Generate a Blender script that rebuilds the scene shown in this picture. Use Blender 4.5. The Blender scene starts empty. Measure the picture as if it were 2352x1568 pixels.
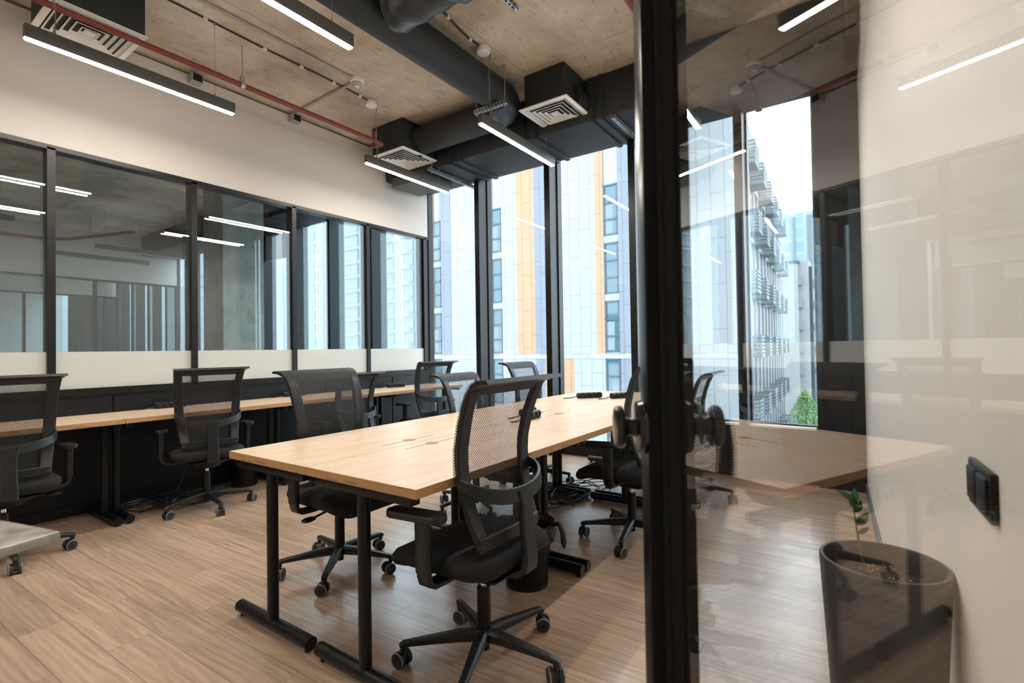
import bpy, bmesh, math, random
from mathutils import Vector, Matrix
random.seed(7)
PI = math.pi
SC = bpy.context.scene
COL = SC.collection
def srgb(r, g, b):
    f = lambda c: c/12.92 if c <= .04045 else ((c+.055)/1.055)**2.4
    return (f(r/255), f(g/255), f(b/255))
# ---------------------------------------------------------------- camera, sky, exposure
EYE = 1.20
cam_d = bpy.data.cameras.new('camera'); cam = bpy.data.objects.new('camera', cam_d); COL.objects.link(cam)
YAW, PITCH, ROLL = math.radians(-34.807), math.radians(.879), math.radians(-.871)
fw = Vector((math.sin(YAW)*math.cos(PITCH), math.cos(YAW)*math.cos(PITCH), math.sin(PITCH)))
rt = Vector((math.cos(YAW), -math.sin(YAW), 0)); up = rt.cross(fw)
rt2 = math.cos(ROLL)*rt + math.sin(ROLL)*up; up2 = -math.sin(ROLL)*rt + math.cos(ROLL)*up
cam.matrix_world = Matrix(((rt2.x, up2.x, -fw.x, 0), (rt2.y, up2.y, -fw.y, 0), (rt2.z, up2.z, -fw.z, EYE), (0, 0, 0, 1)))
cam_d.sensor_width = 36; cam_d.lens = 1148.6/2352*36; cam_d.clip_start = .02; cam_d.clip_end = 600
cam_d.dof.use_dof = True; cam_d.dof.focus_distance = 2.4; cam_d.dof.aperture_fstop = 3.5
SC.camera = cam
world = bpy.data.worlds.new('overcast_sky'); SC.world = world; world.use_nodes = True
wn = world.node_tree.nodes; wl = world.node_tree.links
bg = wn['Background']; bg.inputs['Color'].default_value = (.80, .92, 1.0, 1); bg.inputs['Strength'].default_value = 2.9
SC.view_settings.view_transform = 'Standard'; SC.view_settings.look = 'None'
SC.view_settings.gamma = 1; SC.view_settings.use_curve_mapping = False
SC.view_settings.exposure = 0.88
SC.cycles.transparent_max_bounces = 24; SC.cycles.max_bounces = 9; SC.cycles.diffuse_bounces = 5
SC.cycles.glossy_bounces = 5; SC.cycles.sample_clamp_indirect = 6
LAMP = 85.0
# ---------------------------------------------------------------- materials
def nodes_of(name):
    m = bpy.data.materials.new(name); m.use_nodes = True
    nt = m.node_tree; return m, nt, nt.nodes['Principled BSDF']
def N(nt, t, **kw):
    n = nt.nodes.new(t)
    for k, v in kw.items():
        if k.startswith('i_'): n.inputs[k[2:].replace('_', ' ')].default_value = v
        else: setattr(n, k, v)
    return n
def L(nt, a, b): nt.links.new(a, b)
def ramp(nt, fac, stops):
    r = N(nt, 'ShaderNodeValToRGB'); L(nt, fac, r.inputs['Fac'])
    e = r.color_ramp.elements
    while len(e) < len(stops): e.new(.5)
    for el, (p, c) in zip(e, stops): el.position = p; el.color = (*c, 1)
    return r.outputs['Color']
def mixc(nt, fac, a, b, mode='MIX'):
    m = N(nt, 'ShaderNodeMix', data_type='RGBA', blend_type=mode)
    for s, v in ((m.inputs['Factor'], fac), (m.inputs['A'], a), (m.inputs['B'], b)):
        if hasattr(v, 'is_output'): L(nt, v, s)
        elif isinstance(v, tuple): s.default_value = (*v, 1)
        else: s.default_value = v
    return m.outputs['Result']
def math_n(nt, op, a, b=None):
    m = N(nt, 'ShaderNodeMath', operation=op)
    for i, v in enumerate((a, b)):
        if v is None: continue
        if hasattr(v, 'is_output'): L(nt, v, m.inputs[i])
        else: m.inputs[i].default_value = v
    return m.outputs[0]
def coords(nt, scale=(1, 1, 1), rot=(0, 0, 0), kind='Object'):
    t = N(nt, 'ShaderNodeTexCoord'); mp = N(nt, 'ShaderNodeMapping')
    mp.inputs['Scale'].default_value = scale; mp.inputs['Rotation'].default_value = rot
    L(nt, t.outputs[kind], mp.inputs['Vector']); return mp.outputs['Vector']
def plain(name, col, rough=.5, metal=0., var=.08, scale=30, bump=0., spec=.5):
    """one colour with a slight noise variation"""
    m, nt, p = nodes_of(name)
    v = coords(nt); n = N(nt, 'ShaderNodeTexNoise', i_Scale=scale, i_Detail=4.); L(nt, v, n.inputs['Vector'])
    lo = tuple(c*(1-var) for c in col); hi = tuple(min(1, c*(1+var)) for c in col)
    L(nt, ramp(nt, n.outputs['Fac'], [(.3, lo), (.7, hi)]), p.inputs['Base Color'])
    p.inputs['Roughness'].default_value = rough; p.inputs['Metallic'].default_value = metal
    p.inputs['Specular IOR Level'].default_value = spec
    if bump:
        b = N(nt, 'ShaderNodeBump', i_Strength=bump, i_Distance=.002); L(nt, n.outputs['Fac'], b.inputs['Height']); L(nt, b.outputs['Normal'], p.inputs['Normal'])
    return m
def glass_mat(name, tint, r0=.04, extra=0., rough=0.):
    """clear pane: transparent body with an angle-dependent mirror on both faces"""
    m, nt, p = nodes_of(name); nt.nodes.remove(p)
    g = N(nt, 'ShaderNodeNewGeometry'); d = N(nt, 'ShaderNodeVectorMath', operation='DOT_PRODUCT')
    L(nt, g.outputs['Normal'], d.inputs[0]); L(nt, g.outputs['Incoming'], d.inputs[1])
    c = math_n(nt, 'ABSOLUTE', d.outputs['Value'])
    k = math_n(nt, 'POWER', math_n(nt, 'SUBTRACT', 1., c), 5.)
    f = math_n(nt, 'ADD', math_n(nt, 'MULTIPLY', k, 1-r0), r0+extra)
    t = N(nt, 'ShaderNodeBsdfTransparent'); t.inputs['Color'].default_value = (*tint, 1)
    gl = N(nt, 'ShaderNodeBsdfGlossy'); gl.inputs['Roughness'].default_value = rough; gl.inputs['Color'].default_value = (1, 1, 1, 1)
    mx = N(nt, 'ShaderNodeMixShader'); L(nt, f, mx.inputs[0]); L(nt, t.outputs[0], mx.inputs[1]); L(nt, gl.outputs[0], mx.inputs[2])
    L(nt, mx.outputs[0], nt.nodes['Material Output'].inputs['Surface']); return m
def emit(name, col, s):
    m, nt, p = nodes_of(name); p.inputs['Base Color'].default_value = (.9, .9, .9, 1)
    p.inputs['Emission Color'].default_value = (*col, 1); p.inputs['Emission Strength'].default_value = s; return m
def floor_mat():
    m, nt, p = nodes_of('oak_laminate')
    v = coords(nt, rot=(0, 0, -.0376))
    b = N(nt, 'ShaderNodeTexBrick', offset=.37, offset_frequency=2, i_Scale=1.)
    b.inputs['Brick Width'].default_value = 1.25; b.inputs['Row Height'].default_value = .165
    b.inputs['Mortar Size'].default_value = .0012; b.inputs['Mortar Smooth'].default_value = .1; b.inputs['Bias'].default_value = 0.
    b.inputs['Color1'].default_value = (0, 0, 0, 1); b.inputs['Color2'].default_value = (1, 1, 1, 1); b.inputs['Mortar'].default_value = (.5, .5, .5, 1)
    L(nt, v, b.inputs['Vector'])
    # per plank shift of the grain
    sh = N(nt, 'ShaderNodeVectorMath', operation='MULTIPLY_ADD'); L(nt, b.outputs['Color'], sh.inputs[0]); sh.inputs[1].default_value = (7, 3, 5); L(nt, v, sh.inputs[2])
    mp = N(nt, 'ShaderNodeMapping'); mp.inputs['Scale'].default_value = (1.1, 15, 1); L(nt, sh.outputs[0], mp.inputs['Vector'])
    n1 = N(nt, 'ShaderNodeTexNoise', i_Scale=1.5, i_Detail=8., i_Roughness=.62, i_Distortion=.9); L(nt, mp.outputs[0], n1.inputs['Vector'])
    w = N(nt, 'ShaderNodeTexWave', wave_type='BANDS', bands_direction='Y', i_Scale=2.6, i_Distortion=11., i_Detail=3., i_Detail_Scale=.6)
    mp2 = N(nt, 'ShaderNodeMapping'); mp2.inputs['Scale'].default_value = (.85, 4.2, 1); L(nt, sh.outputs[0], mp2.inputs['Vector']); L(nt, mp2.outputs[0], w.inputs['Vector'])
    c1 = ramp(nt, n1.outputs['Fac'], [(.28, (.30, .205, .145)), (.5, (.49, .355, .26)), (.72, (.61, .465, .36))])
    c2 = mixc(nt, math_n(nt, 'MULTIPLY', w.outputs['Fac'], .30), c1, (.27, .185, .13))
    tone = ramp(nt, b.outputs['Color'], [(0, (.90, .90, .90)), (1, (1.10, 1.09, 1.07))])
    c3 = mixc(nt, 1., c2, tone, 'MULTIPLY')
    c4 = mixc(nt, b.outputs['Fac'], c3, (.13, .09, .065))
    L(nt, c4, p.inputs['Base Color'])
    L(nt, ramp(nt, n1.outputs['Fac'], [(.3, (.36, .36, .36)), (.7, (.27, .27, .27))]), p.inputs['Roughness'])
    h = math_n(nt, 'SUBTRACT', math_n(nt, 'MULTIPLY', w.outputs['Fac'], .12), b.outputs['Fac'])
    bp = N(nt, 'ShaderNodeBump', i_Strength=.35, i_Distance=.0015); L(nt, h, bp.inputs['Height']); L(nt, bp.outputs['Normal'], p.inputs['Normal'])
    p.inputs['Coat Weight'].default_value = .7; p.inputs['Coat Roughness'].default_value = .24; p.inputs['Coat IOR'].default_value = 1.6
    return m
def concrete_ceiling():
    m, nt, p = nodes_of('board_marked_concrete')
    v = coords(nt)
    b = N(nt, 'ShaderNodeTexBrick', offset=.45, i_Scale=1.); b.inputs['Brick Width'].default_value = 2.6; b.inputs['Row Height'].default_value = 1.22
    b.inputs['Mortar Size'].default_value = .012; b.inputs['Mortar Smooth'].default_value = .6
    b.inputs['Color1'].default_value = (.35, .35, .35, 1); b.inputs['Color2'].default_value = (.65, .65, .65, 1); b.inputs['Mortar'].default_value = (.5, .5, .5, 1)
    r = N(nt, 'ShaderNodeMapping'); r.inputs['Rotation'].default_value = (0, 0, PI/2); L(nt, v, r.inputs['Vector'])
    ns = N(nt, 'ShaderNodeTexNoise', i_Scale=2.2, i_Detail=3.); L(nt, v, ns.inputs['Vector'])
    off = N(nt, 'ShaderNodeVectorMath', operation='MULTIPLY_ADD'); L(nt, ns.outputs['Color'], off.inputs[0]); off.inputs[1].default_value = (.06, .06, 0); L(nt, r.outputs[0], off.inputs[2])
    L(nt, off.outputs[0], b.inputs['Vector'])
    n1 = N(nt, 'ShaderNodeTexNoise', i_Scale=1.4, i_Detail=9., i_Roughness=.62); L(nt, v, n1.inputs['Vector'])
    n2 = N(nt, 'ShaderNodeTexNoise', i_Scale=9., i_Detail=8., i_Roughness=.7)
    st = N(nt, 'ShaderNodeMapping'); st.inputs['Scale'].default_value = (3.2, .7, 1); L(nt, v, st.inputs['Vector']); L(nt, st.outputs[0], n2.inputs['Vector'])
    n3 = N(nt, 'ShaderNodeTexNoise', i_Scale=26., i_Detail=3., i_Roughness=.5); L(nt, v, n3.inputs['Vector'])
    c = ramp(nt, n1.outputs['Fac'], [(.3, (.30, .24, .175)), (.5, (.49, .41, .32)), (.70, (.66, .58, .48))])
    c = mixc(nt, .5, c, b.outputs['Color'], 'OVERLAY')
    dark = ramp(nt, n2.outputs['Fac'], [(.56, (0, 0, 0)), (.68, (1, 1, 1))])
    c = mixc(nt, math_n(nt, 'MULTIPLY', dark, .62), c, (.17, .135, .095))
    pit = ramp(nt, n3.outputs['Fac'], [(.66, (0, 0, 0)), (.72, (1, 1, 1))])
    c = mixc(nt, math_n(nt, 'MULTIPLY', pit, .6), c, (.12, .095, .07))
    c = mixc(nt, math_n(nt, 'MULTIPLY', b.outputs['Fac'], .35), c, (.5, .44, .36))
    L(nt, c, p.inputs['Base Color']); p.inputs['Roughness'].default_value = .85
    hs = math_n(nt, 'ADD', math_n(nt, 'MULTIPLY', n2.outputs['Fac'], .6), math_n(nt, 'ADD', math_n(nt, 'MULTIPLY', b.outputs['Fac'], .8), n1.outputs['Fac']))
    bp = N(nt, 'ShaderNodeBump', i_Strength=.6, i_Distance=.012); L(nt, hs, bp.inputs['Height']); L(nt, bp.outputs['Normal'], p.inputs['Normal'])
    return m
def concrete_col():
    m, nt, p = nodes_of('pitted_concrete')
    v = coords(nt); n1 = N(nt, 'ShaderNodeTexNoise', i_Scale=3., i_Detail=8.); L(nt, v, n1.inputs['Vector'])
    vo = N(nt, 'ShaderNodeTexVoronoi', i_Scale=16.); L(nt, v, vo.inputs['Vector'])
    c = ramp(nt, n1.outputs['Fac'], [(.35, (.30, .31, .28)), (.6, (.44, .45, .42)), (.75, (.33, .31, .22))])
    c = mixc(nt, ramp(nt, vo.outputs['Distance'], [(.08, (1, 1, 1)), (.14, (0, 0, 0))]), c, (.12, .12, .11))
    L(nt, c, p.inputs['Base Color']); p.inputs['Roughness'].default_value = .85; return m
def wood_mat(name, base, dark, light, edge=False, rough=.32):
    m, nt, p = nodes_of(name)
    v = coords(nt, scale=(5.5, .8, 5.5)) if not edge else coords(nt, scale=(1, 1, 1))
    if edge:
        n = N(nt, 'ShaderNodeTexWave', bands_direction='Z', i_Scale=68., i_Distortion=.7, i_Detail=2., i_Detail_Scale=.3); L(nt, v, n.inputs['Vector'])
        n2 = N(nt, 'ShaderNodeTexNoise', i_Scale=9., i_Detail=5.); L(nt, coords(nt, scale=(1, 1, 14)), n2.inputs['Vector'])
        c = ramp(nt, n.outputs['Fac'], [(.15, dark), (.5, base), (.9, light)])
        c = mixc(nt, ramp(nt, n2.outputs['Fac'], [(.6, (0, 0, 0)), (.68, (.75, .75, .75))]), c, tuple(x*.45 for x in dark))
    else:
        n = N(nt, 'ShaderNodeTexNoise', i_Scale=2.1, i_Detail=7., i_Roughness=.55, i_Distortion=1.1); L(nt, v, n.inputs['Vector'])
        n2 = N(nt, 'ShaderNodeTexNoise', i_Scale=1.3, i_Detail=2.); L(nt, coords(nt), n2.inputs['Vector'])
        c = ramp(nt, n.outputs['Fac'], [(.3, dark), (.5, base), (.72, light)])
        c = mixc(nt, math_n(nt, 'MULTIPLY', n2.outputs['Fac'], .35), c, light)
    L(nt, c, p.inputs['Base Color']); p.inputs['Roughness'].default_value = rough; return m
def mesh_fabric():
    """woven net: rows of small holes in black yarn"""
    m, nt, p = nodes_of('black_net_fabric')
    p.inputs['Base Color'].default_value = (.013, .0145, .0165, 1); p.inputs['Roughness'].default_value = .6
    t = N(nt, 'ShaderNodeTexCoord'); s = N(nt, 'ShaderNodeSeparateXYZ'); L(nt, t.outputs['Object'], s.inputs[0])
    k = 2*PI/.0098
    a = math_n(nt, 'SINE', math_n(nt, 'MULTIPLY', s.outputs['X'], k)); b = math_n(nt, 'SINE', math_n(nt, 'MULTIPLY', s.outputs['Z'], k))
    h = math_n(nt, 'GREATER_THAN', math_n(nt, 'MULTIPLY', a, b), .05)
    tr = N(nt, 'ShaderNodeBsdfTransparent'); mx = N(nt, 'ShaderNodeMixShader')
    L(nt, h, mx.inputs[0]); L(nt, p.outputs[0], mx.inputs[1]); L(nt, tr.outputs[0], mx.inputs[2])
    L(nt, mx.outputs[0], nt.nodes['Material Output'].inputs['Surface']); return m
def bin_mesh():
    m, nt, p = nodes_of('black_wire_net')
    p.inputs['Base Color'].default_value = (.010, .010, .011, 1); p.inputs['Roughness'].default_value = .4; p.inputs['Metallic'].default_value = .6
    t = N(nt, 'ShaderNodeTexCoord'); s = N(nt, 'ShaderNodeSeparateXYZ'); L(nt, t.outputs['Object'], s.inputs[0])
    an = math_n(nt, 'ARCTAN2', s.outputs['Y'], s.outputs['X'])
    a = math_n(nt, 'SINE', math_n(nt, 'MULTIPLY', an, 130.)); b = math_n(nt, 'SINE', math_n(nt, 'MULTIPLY', s.outputs['Z'], 950.))
    h = math_n(nt, 'GREATER_THAN', math_n(nt, 'MULTIPLY', a, b), .35)
    tr = N(nt, 'ShaderNodeBsdfTransparent'); mx = N(nt, 'ShaderNodeMixShader')
    L(nt, h, mx.inputs[0]); L(nt, p.outputs[0], mx.inputs[1]); L(nt, tr.outputs[0], mx.inputs[2])
    L(nt, mx.outputs[0], nt.nodes['Material Output'].inputs['Surface']); return m
def panel_mat(name, col, w=.56, h=1.9):
    """facade cladding: upright panels with staggered joints"""
    m, nt, p = nodes_of(name)
    v = coords(nt, rot=(0, 0, 0)); s = N(nt, 'ShaderNodeSeparateXYZ'); L(nt, v, s.inputs[0])
    cb = N(nt, 'ShaderNodeCombineXYZ'); L(nt, s.outputs['Z'], cb.inputs['X']); L(nt, math_n(nt, 'ADD', s.outputs['X'], s.outputs['Y']), cb.inputs['Y'])
    b = N(nt, 'ShaderNodeTexBrick', offset=.33, i_Scale=1.); b.inputs['Brick Width'].default_value = h; b.inputs['Row Height'].default_value = w
    b.inputs['Mortar Size'].default_value = .012
    lo = tuple(c*.95 for c in col); b.inputs['Color1'].default_value = (*lo, 1); b.inputs['Color2'].default_value = (*col, 1)
    b.inputs['Mortar'].default_value = (*tuple(c*.45 for c in col), 1); L(nt, cb.outputs[0], b.inputs['Vector'])
    L(nt, b.outputs['Color'], p.inputs['Base Color']); p.inputs['Roughness'].default_value = .5; return m
def soil_mat():
    m, nt, p = nodes_of('potting_soil')
    v = coords(nt); n = N(nt, 'ShaderNodeTexNoise', i_Scale=60., i_Detail=6.); L(nt, v, n.inputs['Vector'])
    vo = N(nt, 'ShaderNodeTexVoronoi', i_Scale=95.); L(nt, v, vo.inputs['Vector'])
    c = ramp(nt, n.outputs['Fac'], [(.3, (.012, .009, .007)), (.7, (.075, .052, .038))])
    c = mixc(nt, ramp(nt, vo.outputs['Distance'], [(.16, (1, 1, 1)), (.24, (0, 0, 0))]), c, (.55, .47, .36))
    L(nt, c, p.inputs['Base Color']); p.inputs['Roughness'].default_value = .95
    b = N(nt, 'ShaderNodeBump', i_Strength=1., i_Distance=.01); L(nt, n.outputs['Fac'], b.inputs['Height']); L(nt, b.outputs['Normal'], p.inputs['Normal'])
    return m
def stone_mat():
    m, nt, p = nodes_of('pale_polished_stone')
    v = coords(nt); n = N(nt, 'ShaderNodeTexNoise', i_Scale=14., i_Detail=5., i_Distortion=1.5); L(nt, v, n.inputs['Vector'])
    L(nt, ramp(nt, n.outputs['Fac'], [(.3, (.12, .11, .10)), (.45, (.30, .285, .26)), (.7, (.46, .44, .41))]), p.inputs['Base Color'])
    p.inputs['Roughness'].default_value = .18; return m
def grid_mat(name, wallc, glassc, w, h):
    m, nt, p = nodes_of(name)
    v = coords(nt); s = N(nt, 'ShaderNodeSeparateXYZ'); L(nt, v, s.inputs[0])
    cb = N(nt, 'ShaderNodeCombineXYZ'); L(nt, math_n(nt, 'ADD', s.outputs['X'], s.outputs['Y']), cb.inputs['X']); L(nt, s.outputs['Z'], cb.inputs['Y'])
    b = N(nt, 'ShaderNodeTexBrick', offset=0., i_Scale=1.); b.inputs['Brick Width'].default_value = w; b.inputs['Row Height'].default_value = h
    b.inputs['Mortar Size'].default_value = w*.19; b.inputs['Color1'].default_value = (*glassc, 1); b.inputs['Color2'].default_value = (*tuple(c*1.5 for c in glassc), 1)
    b.inputs['Mortar'].default_value = (*wallc, 1); L(nt, cb.outputs[0], b.inputs['Vector'])
    L(nt, b.outputs['Color'], p.inputs['Base Color']); p.inputs['Roughness'].default_value = .4; return m
M = dict(
    floor=floor_mat(), ceil=concrete_ceiling(), column=concrete_col(),
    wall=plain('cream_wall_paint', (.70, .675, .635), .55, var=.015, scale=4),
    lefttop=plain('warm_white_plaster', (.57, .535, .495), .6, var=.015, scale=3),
    black=plain('black_powder_coat', (.0045, .0055, .0068), .33, spec=.3), panel=plain('black_board', (.0055, .007, .009), .42, spec=.3),
    bronze=plain('dark_bronze_aluminium', (.020, .020, .0205), .34, metal=.6),
    duct=plain('black_insulation', (.013, .017, .021), .62, scale=14, bump=.35), flex=plain('black_foil', (.016, .021, .027), .42, scale=18, bump=.8),
    plastic=plain('charcoal_plastic', (.0075, .0098, .0125), .42, scale=60), arm=plain('dark_moulded_plastic', (.0075, .0085, .0100), .42, scale=60),
    fabric=plain('black_woven_seat', (.0065, .0075, .0095), .85, scale=300, bump=.4), net=mesh_fabric(),
    chrome=plain('chrome', (.75, .75, .76), .12, metal=1.), tread=plain('grey_rubber', (.22, .22, .22), .6), tyre=plain('black_rubber', (.018, .019, .021), .45),
    wood=wood_mat('birch_veneer', (.67, .505, .36), (.58, .42, .28), (.74, .585, .445)),
    edge=wood_mat('plywood_edge', (.50, .29, .125), (.33, .175, .07), (.60, .38, .19), True, .5),
    slot=plain('slot_shadow_wood', (.10, .055, .025), .7), cap=plain('shaded_grommet_wood', (.33, .175, .075), .5),
    white=plain('white_enamel', (.80, .79, .77), .4, var=.02), grey=plain('grey_plastic', (.33, .33, .33), .5), dark=plain('dark_void', (.006, .006, .007), .9),
    galv=plain('galvanised_steel', (.52, .55, .56), .38, metal=.85, scale=40), red=plain('red_oxide_pipe', (.20, .035, .03), .45),
    lamp=emit('led_diffuser', (1.0, .91, .79), LAMP), lampbody=plain('graphite_lamp_housing', (.075, .076, .072), .45), off=plain('unlit_diffuser', (.5, .5, .5), .5),
    glass=glass_mat('clear_glass', (.95, .985, .995)), dglass=glass_mat('door_glass', (.985, .99, .99), .05, .05), wglass=glass_mat('facade_glass', (.97, .985, .99)),
    film=plain('frosted_film', (.52, .545, .52), .35, var=.01), pot=plain('black_planter', (.040, .040, .040), .42, scale=8, var=.15),
    soil=soil_mat(), leaf=plain('leaf_green', (.035, .12, .045), .35, scale=20, var=.3), stem=plain('stem_brown', (.14, .10, .05), .6),
    stone=stone_mat(), bin=bin_mesh(), bag=plain('black_bag', (.012, .012, .014), .3, scale=12, bump=.8), cable=plain('black_cable', (.010, .011, .013), .35),
    wire=plain('steel_wire', (.30, .29, .27), .4, metal=.6), clip=plain('white_clip', (.7, .69, .66), .5), conduit=plain('grey_conduit', (.40, .36, .31), .6),
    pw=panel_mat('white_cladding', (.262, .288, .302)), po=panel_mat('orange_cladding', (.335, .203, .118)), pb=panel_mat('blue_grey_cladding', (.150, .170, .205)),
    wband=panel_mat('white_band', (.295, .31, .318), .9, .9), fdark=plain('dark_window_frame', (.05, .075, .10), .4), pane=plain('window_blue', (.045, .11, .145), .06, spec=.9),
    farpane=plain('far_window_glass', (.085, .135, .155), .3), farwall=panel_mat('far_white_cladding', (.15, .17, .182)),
    curtain=plain('pale_curtain', (.18, .235, .255), .8), bal=plain('balcony_grey', (.17, .21, .23), .45), side=plain('side_glazing', (.030, .058, .075), .45, spec=.25),
    tower=grid_mat('tower_grid', (.34, .40, .44), (.16, .26, .33), 2.2, 2.9), pale=plain('pale_render', (.29, .305, .308), .6, var=.03, scale=1),
    ground=plain('asphalt', (.26, .27, .28), .8, scale=.4), leaves=plain('tree_leaf', (.11, .27, .07), .5, scale=3, var=.45), bark=plain('bark', (.10, .07, .05), .8),
    brick=panel_mat('red_cladding', (.45, .17, .13), .6, .3), blind=plain('blind_cloth', (.62, .66, .68), .8), teal=plain('bluish_aluminium', (.16, .22, .26), .35, metal=.5))
# ---------------------------------------------------------------- mesh helpers
class MB:
    def __init__(s): s.v = []; s.f = []; s.m = []
    def add(s, vs, fs, mi=0):
        o = len(s.v); s.v += [tuple(v) for v in vs]; s.f += [tuple(i+o for i in f) for f in fs]; s.m += [mi]*len(fs); return s
    def box(s, lo, hi, mi=0, bev=0., mat=None):
        if bev:
            bm = bmesh.new(); bmesh.ops.create_cube(bm, size=1)
            for v in bm.verts: v.co = Vector([lo[i]+(v.co[i]+.5)*(hi[i]-lo[i]) for i in range(3)])
            bmesh.ops.bevel(bm, geom=bm.edges[:], offset=bev, segments=2, profile=.6, affect='EDGES')
            vs = [v.co.copy() for v in bm.verts]; bm.verts.index_update(); fs = [[v.index for v in f.verts] for f in bm.faces]; bm.free()
        else:
            vs = [Vector((x, y, z)) for z in (lo[2], hi[2]) for y in (lo[1], hi[1]) for x in (lo[0], hi[0])]
            fs = [(0, 2, 3, 1), (4, 5, 7, 6), (0, 1, 5, 4), (2, 6, 7, 3), (0, 4, 6, 2), (1, 3, 7, 5)]
        if mat is not None: vs = [mat @ v for v in vs]
        return s.add(vs, fs, mi)
    def loft(s, rings, mi=0, cap=True, closed=True):
        n = len(rings[0]); vs = [p for r in rings for p in r]; fs = []
        for i in range(len(rings)-1):
            for j in range(n if closed else n-1):
                k = (j+1) % n; fs.append((i*n+j, i*n+k, (i+1)*n+k, (i+1)*n+j))
        if cap and closed: fs.append(tuple(reversed(range(n)))); fs.append(tuple((len(rings)-1)*n+j for j in range(n)))
        return s.add(vs, fs, mi)
    def tube(s, pts, r, n=12, mi=0, cap=True):
        """round bar along points; r a number or one per point"""
        pts = [Vector(p) for p in pts]; rs = r if isinstance(r, (list, tuple)) else [r]*len(pts); rings = []; prev = None
        for i, p in enumerate(pts):
            d = (pts[min(i+1, len(pts)-1)]-pts[max(i-1, 0)]).normalized()
            a = prev if prev is not None else (Vector((0, 0, 1)) if abs(d.z) < .9 else Vector((1, 0, 0)))
            a = (a-d*a.dot(d)).normalized(); prev = a; b = d.cross(a)
            rings.append([p+(a*math.cos(t)+b*math.sin(t))*rs[i] for t in [2*PI*j/n for j in range(n)]])
        return s.loft(rings, mi, cap)
    def sweep(s, pts, secs, side=(1, 0, 0), mi=0):
        """rectangular bar with rounded corners along points; secs (half width along side, half thickness)"""
        pts = [Vector(p) for p in pts]; rings = []
        for i, p in enumerate(pts):
            d = (pts[min(i+1, len(pts)-1)]-pts[max(i-1, 0)]).normalized(); sd = Vector(side[i] if isinstance(side[0], (tuple, list, Vector)) else side)
            sd = (sd-d*sd.dot(d)).normalized(); t = d.cross(sd); w, h = secs[i] if isinstance(secs, list) else secs; c = min(w, h)*.45
            rings.append([p+sd*a+t*b for a, b in ((w, h-c), (w-c, h), (-w+c, h), (-w, h-c), (-w, -h+c), (-w+c, -h), (w-c, -h), (w, -h+c))])
        return s.loft(rings, mi)
    def lathe(s, prof, c=(0, 0, 0), n=32, mi=0, cap=True):
        return s.loft([[(c[0]+r*math.cos(2*PI*j/n), c[1]+r*math.sin(2*PI*j/n), c[2]+z) for j in range(n)] for r, z in prof], mi, cap)
    def mesh(s, name, mats, smooth=35):
        me = bpy.data.meshes.new(name); me.from_pydata(s.v, [], s.f)
        for m in (mats if isinstance(mats, (list, tuple)) else [mats]): me.materials.append(m)
        me.polygons.foreach_set('material_index', s.m)
        bm = bmesh.new(); bm.from_mesh(me); bmesh.ops.recalc_face_normals(bm, faces=bm.faces[:]); bm.to_mesh(me); bm.free()
        if smooth:
            me.polygons.foreach_set('use_smooth', [True]*len(me.polygons)); me.set_sharp_from_angle(angle=math.radians(smooth))
        me.update(); return me
def link(name, me, parent=None, loc=(0, 0, 0), rz=0.):
    o = bpy.data.objects.new(name, me); COL.objects.link(o); o.location = loc; o.rotation_euler = (0, 0, rz)
    if parent is not None: o.parent = parent
    return o
def obj(name, mb, mats, parent=None, loc=(0, 0, 0), rz=0., smooth=35, label=None):
    o = link(name, mb.mesh(name, mats, smooth), parent, loc, rz)
    if label: o['label'] = label
    return o
def tag(o, label, cat, group=None, kind=None):
    o['label'] = label; o['category'] = cat
    if group: o['group'] = group
    if kind: o['kind'] = kind
    return o
def thing(name, label, cat, loc=(0, 0, 0), rz=0., group=None):
    return tag(link(name, None, None, loc, rz), label, cat, group)
def struct(o, label=None, cat=None):
    o['kind'] = 'structure'
    if label: o['label'] = label
    if cat: o['category'] = cat
    return o
def empty_struct(name, label, cat): return struct(link(name, None), label, cat)
def bx(lo, hi, bev=0.): return MB().box(lo, hi, 0, bev)
def rrect(w, d, r, n=6, cx=0, cy=0):
    """rounded rectangle outline, half sizes w and d"""
    pts = []
    for sx, sy, a0 in ((1, 1, 0), (-1, 1, 90), (-1, -1, 180), (1, -1, 270)):
        for k in range(n+1):
            a = math.radians(a0+90*k/n); pts.append((cx+sx*(w-r)+r*math.cos(a), cy+sy*(d-r)+r*math.sin(a)))
    return pts
# ================================================================ THE SETTING
XW, YW, ZC = -4.88, 5.07, 3.73            # left partition face, window line, ceiling
KR = .0376                                 # the right wall runs a little askew
wr = lambda y: .213-KR*y
XL = -21.5; Y0 = -2.4
struct(obj('floor', bx((XL, Y0, -.12), (1.2, YW+.12, 0)), M['floor']), 'oak laminate floor of the office', 'floor')
struct(obj('ceiling', bx((XL, Y0, ZC), (1.2, YW+.12, ZC+.3)), M['ceil']), 'raw board marked concrete ceiling slab', 'ceiling')
w = MB(); w.loft([[(wr(y), y, 0), (wr(y)+.15, y, 0), (wr(y)+.15, y, ZC), (wr(y), y, ZC)] for y in (Y0, YW+.1)])
struct(obj('wall_right', w, M['wall']), 'cream painted wall behind the glass door', 'wall')
b = MB(); b.loft([[(wr(y)-.014, y, 0), (wr(y)-.0005, y, 0), (wr(y)-.0005, y, .075), (wr(y)-.010, y, .08)] for y in (.25, YW-.05)])
struct(obj('baseboard_right', b, M['teal']), 'dark skirting along the cream wall', 'baseboard')
struct(obj('wall_back', bx((XL, Y0-.12, 0), (1.2, Y0, ZC)), M['wall']), 'cream wall at the rear of the office', 'wall')
struct(obj('wall_far', bx((XL-.12, Y0, 0), (XL, YW, ZC)), M['wall']), 'far end wall beyond the glazed rooms', 'wall')
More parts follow.
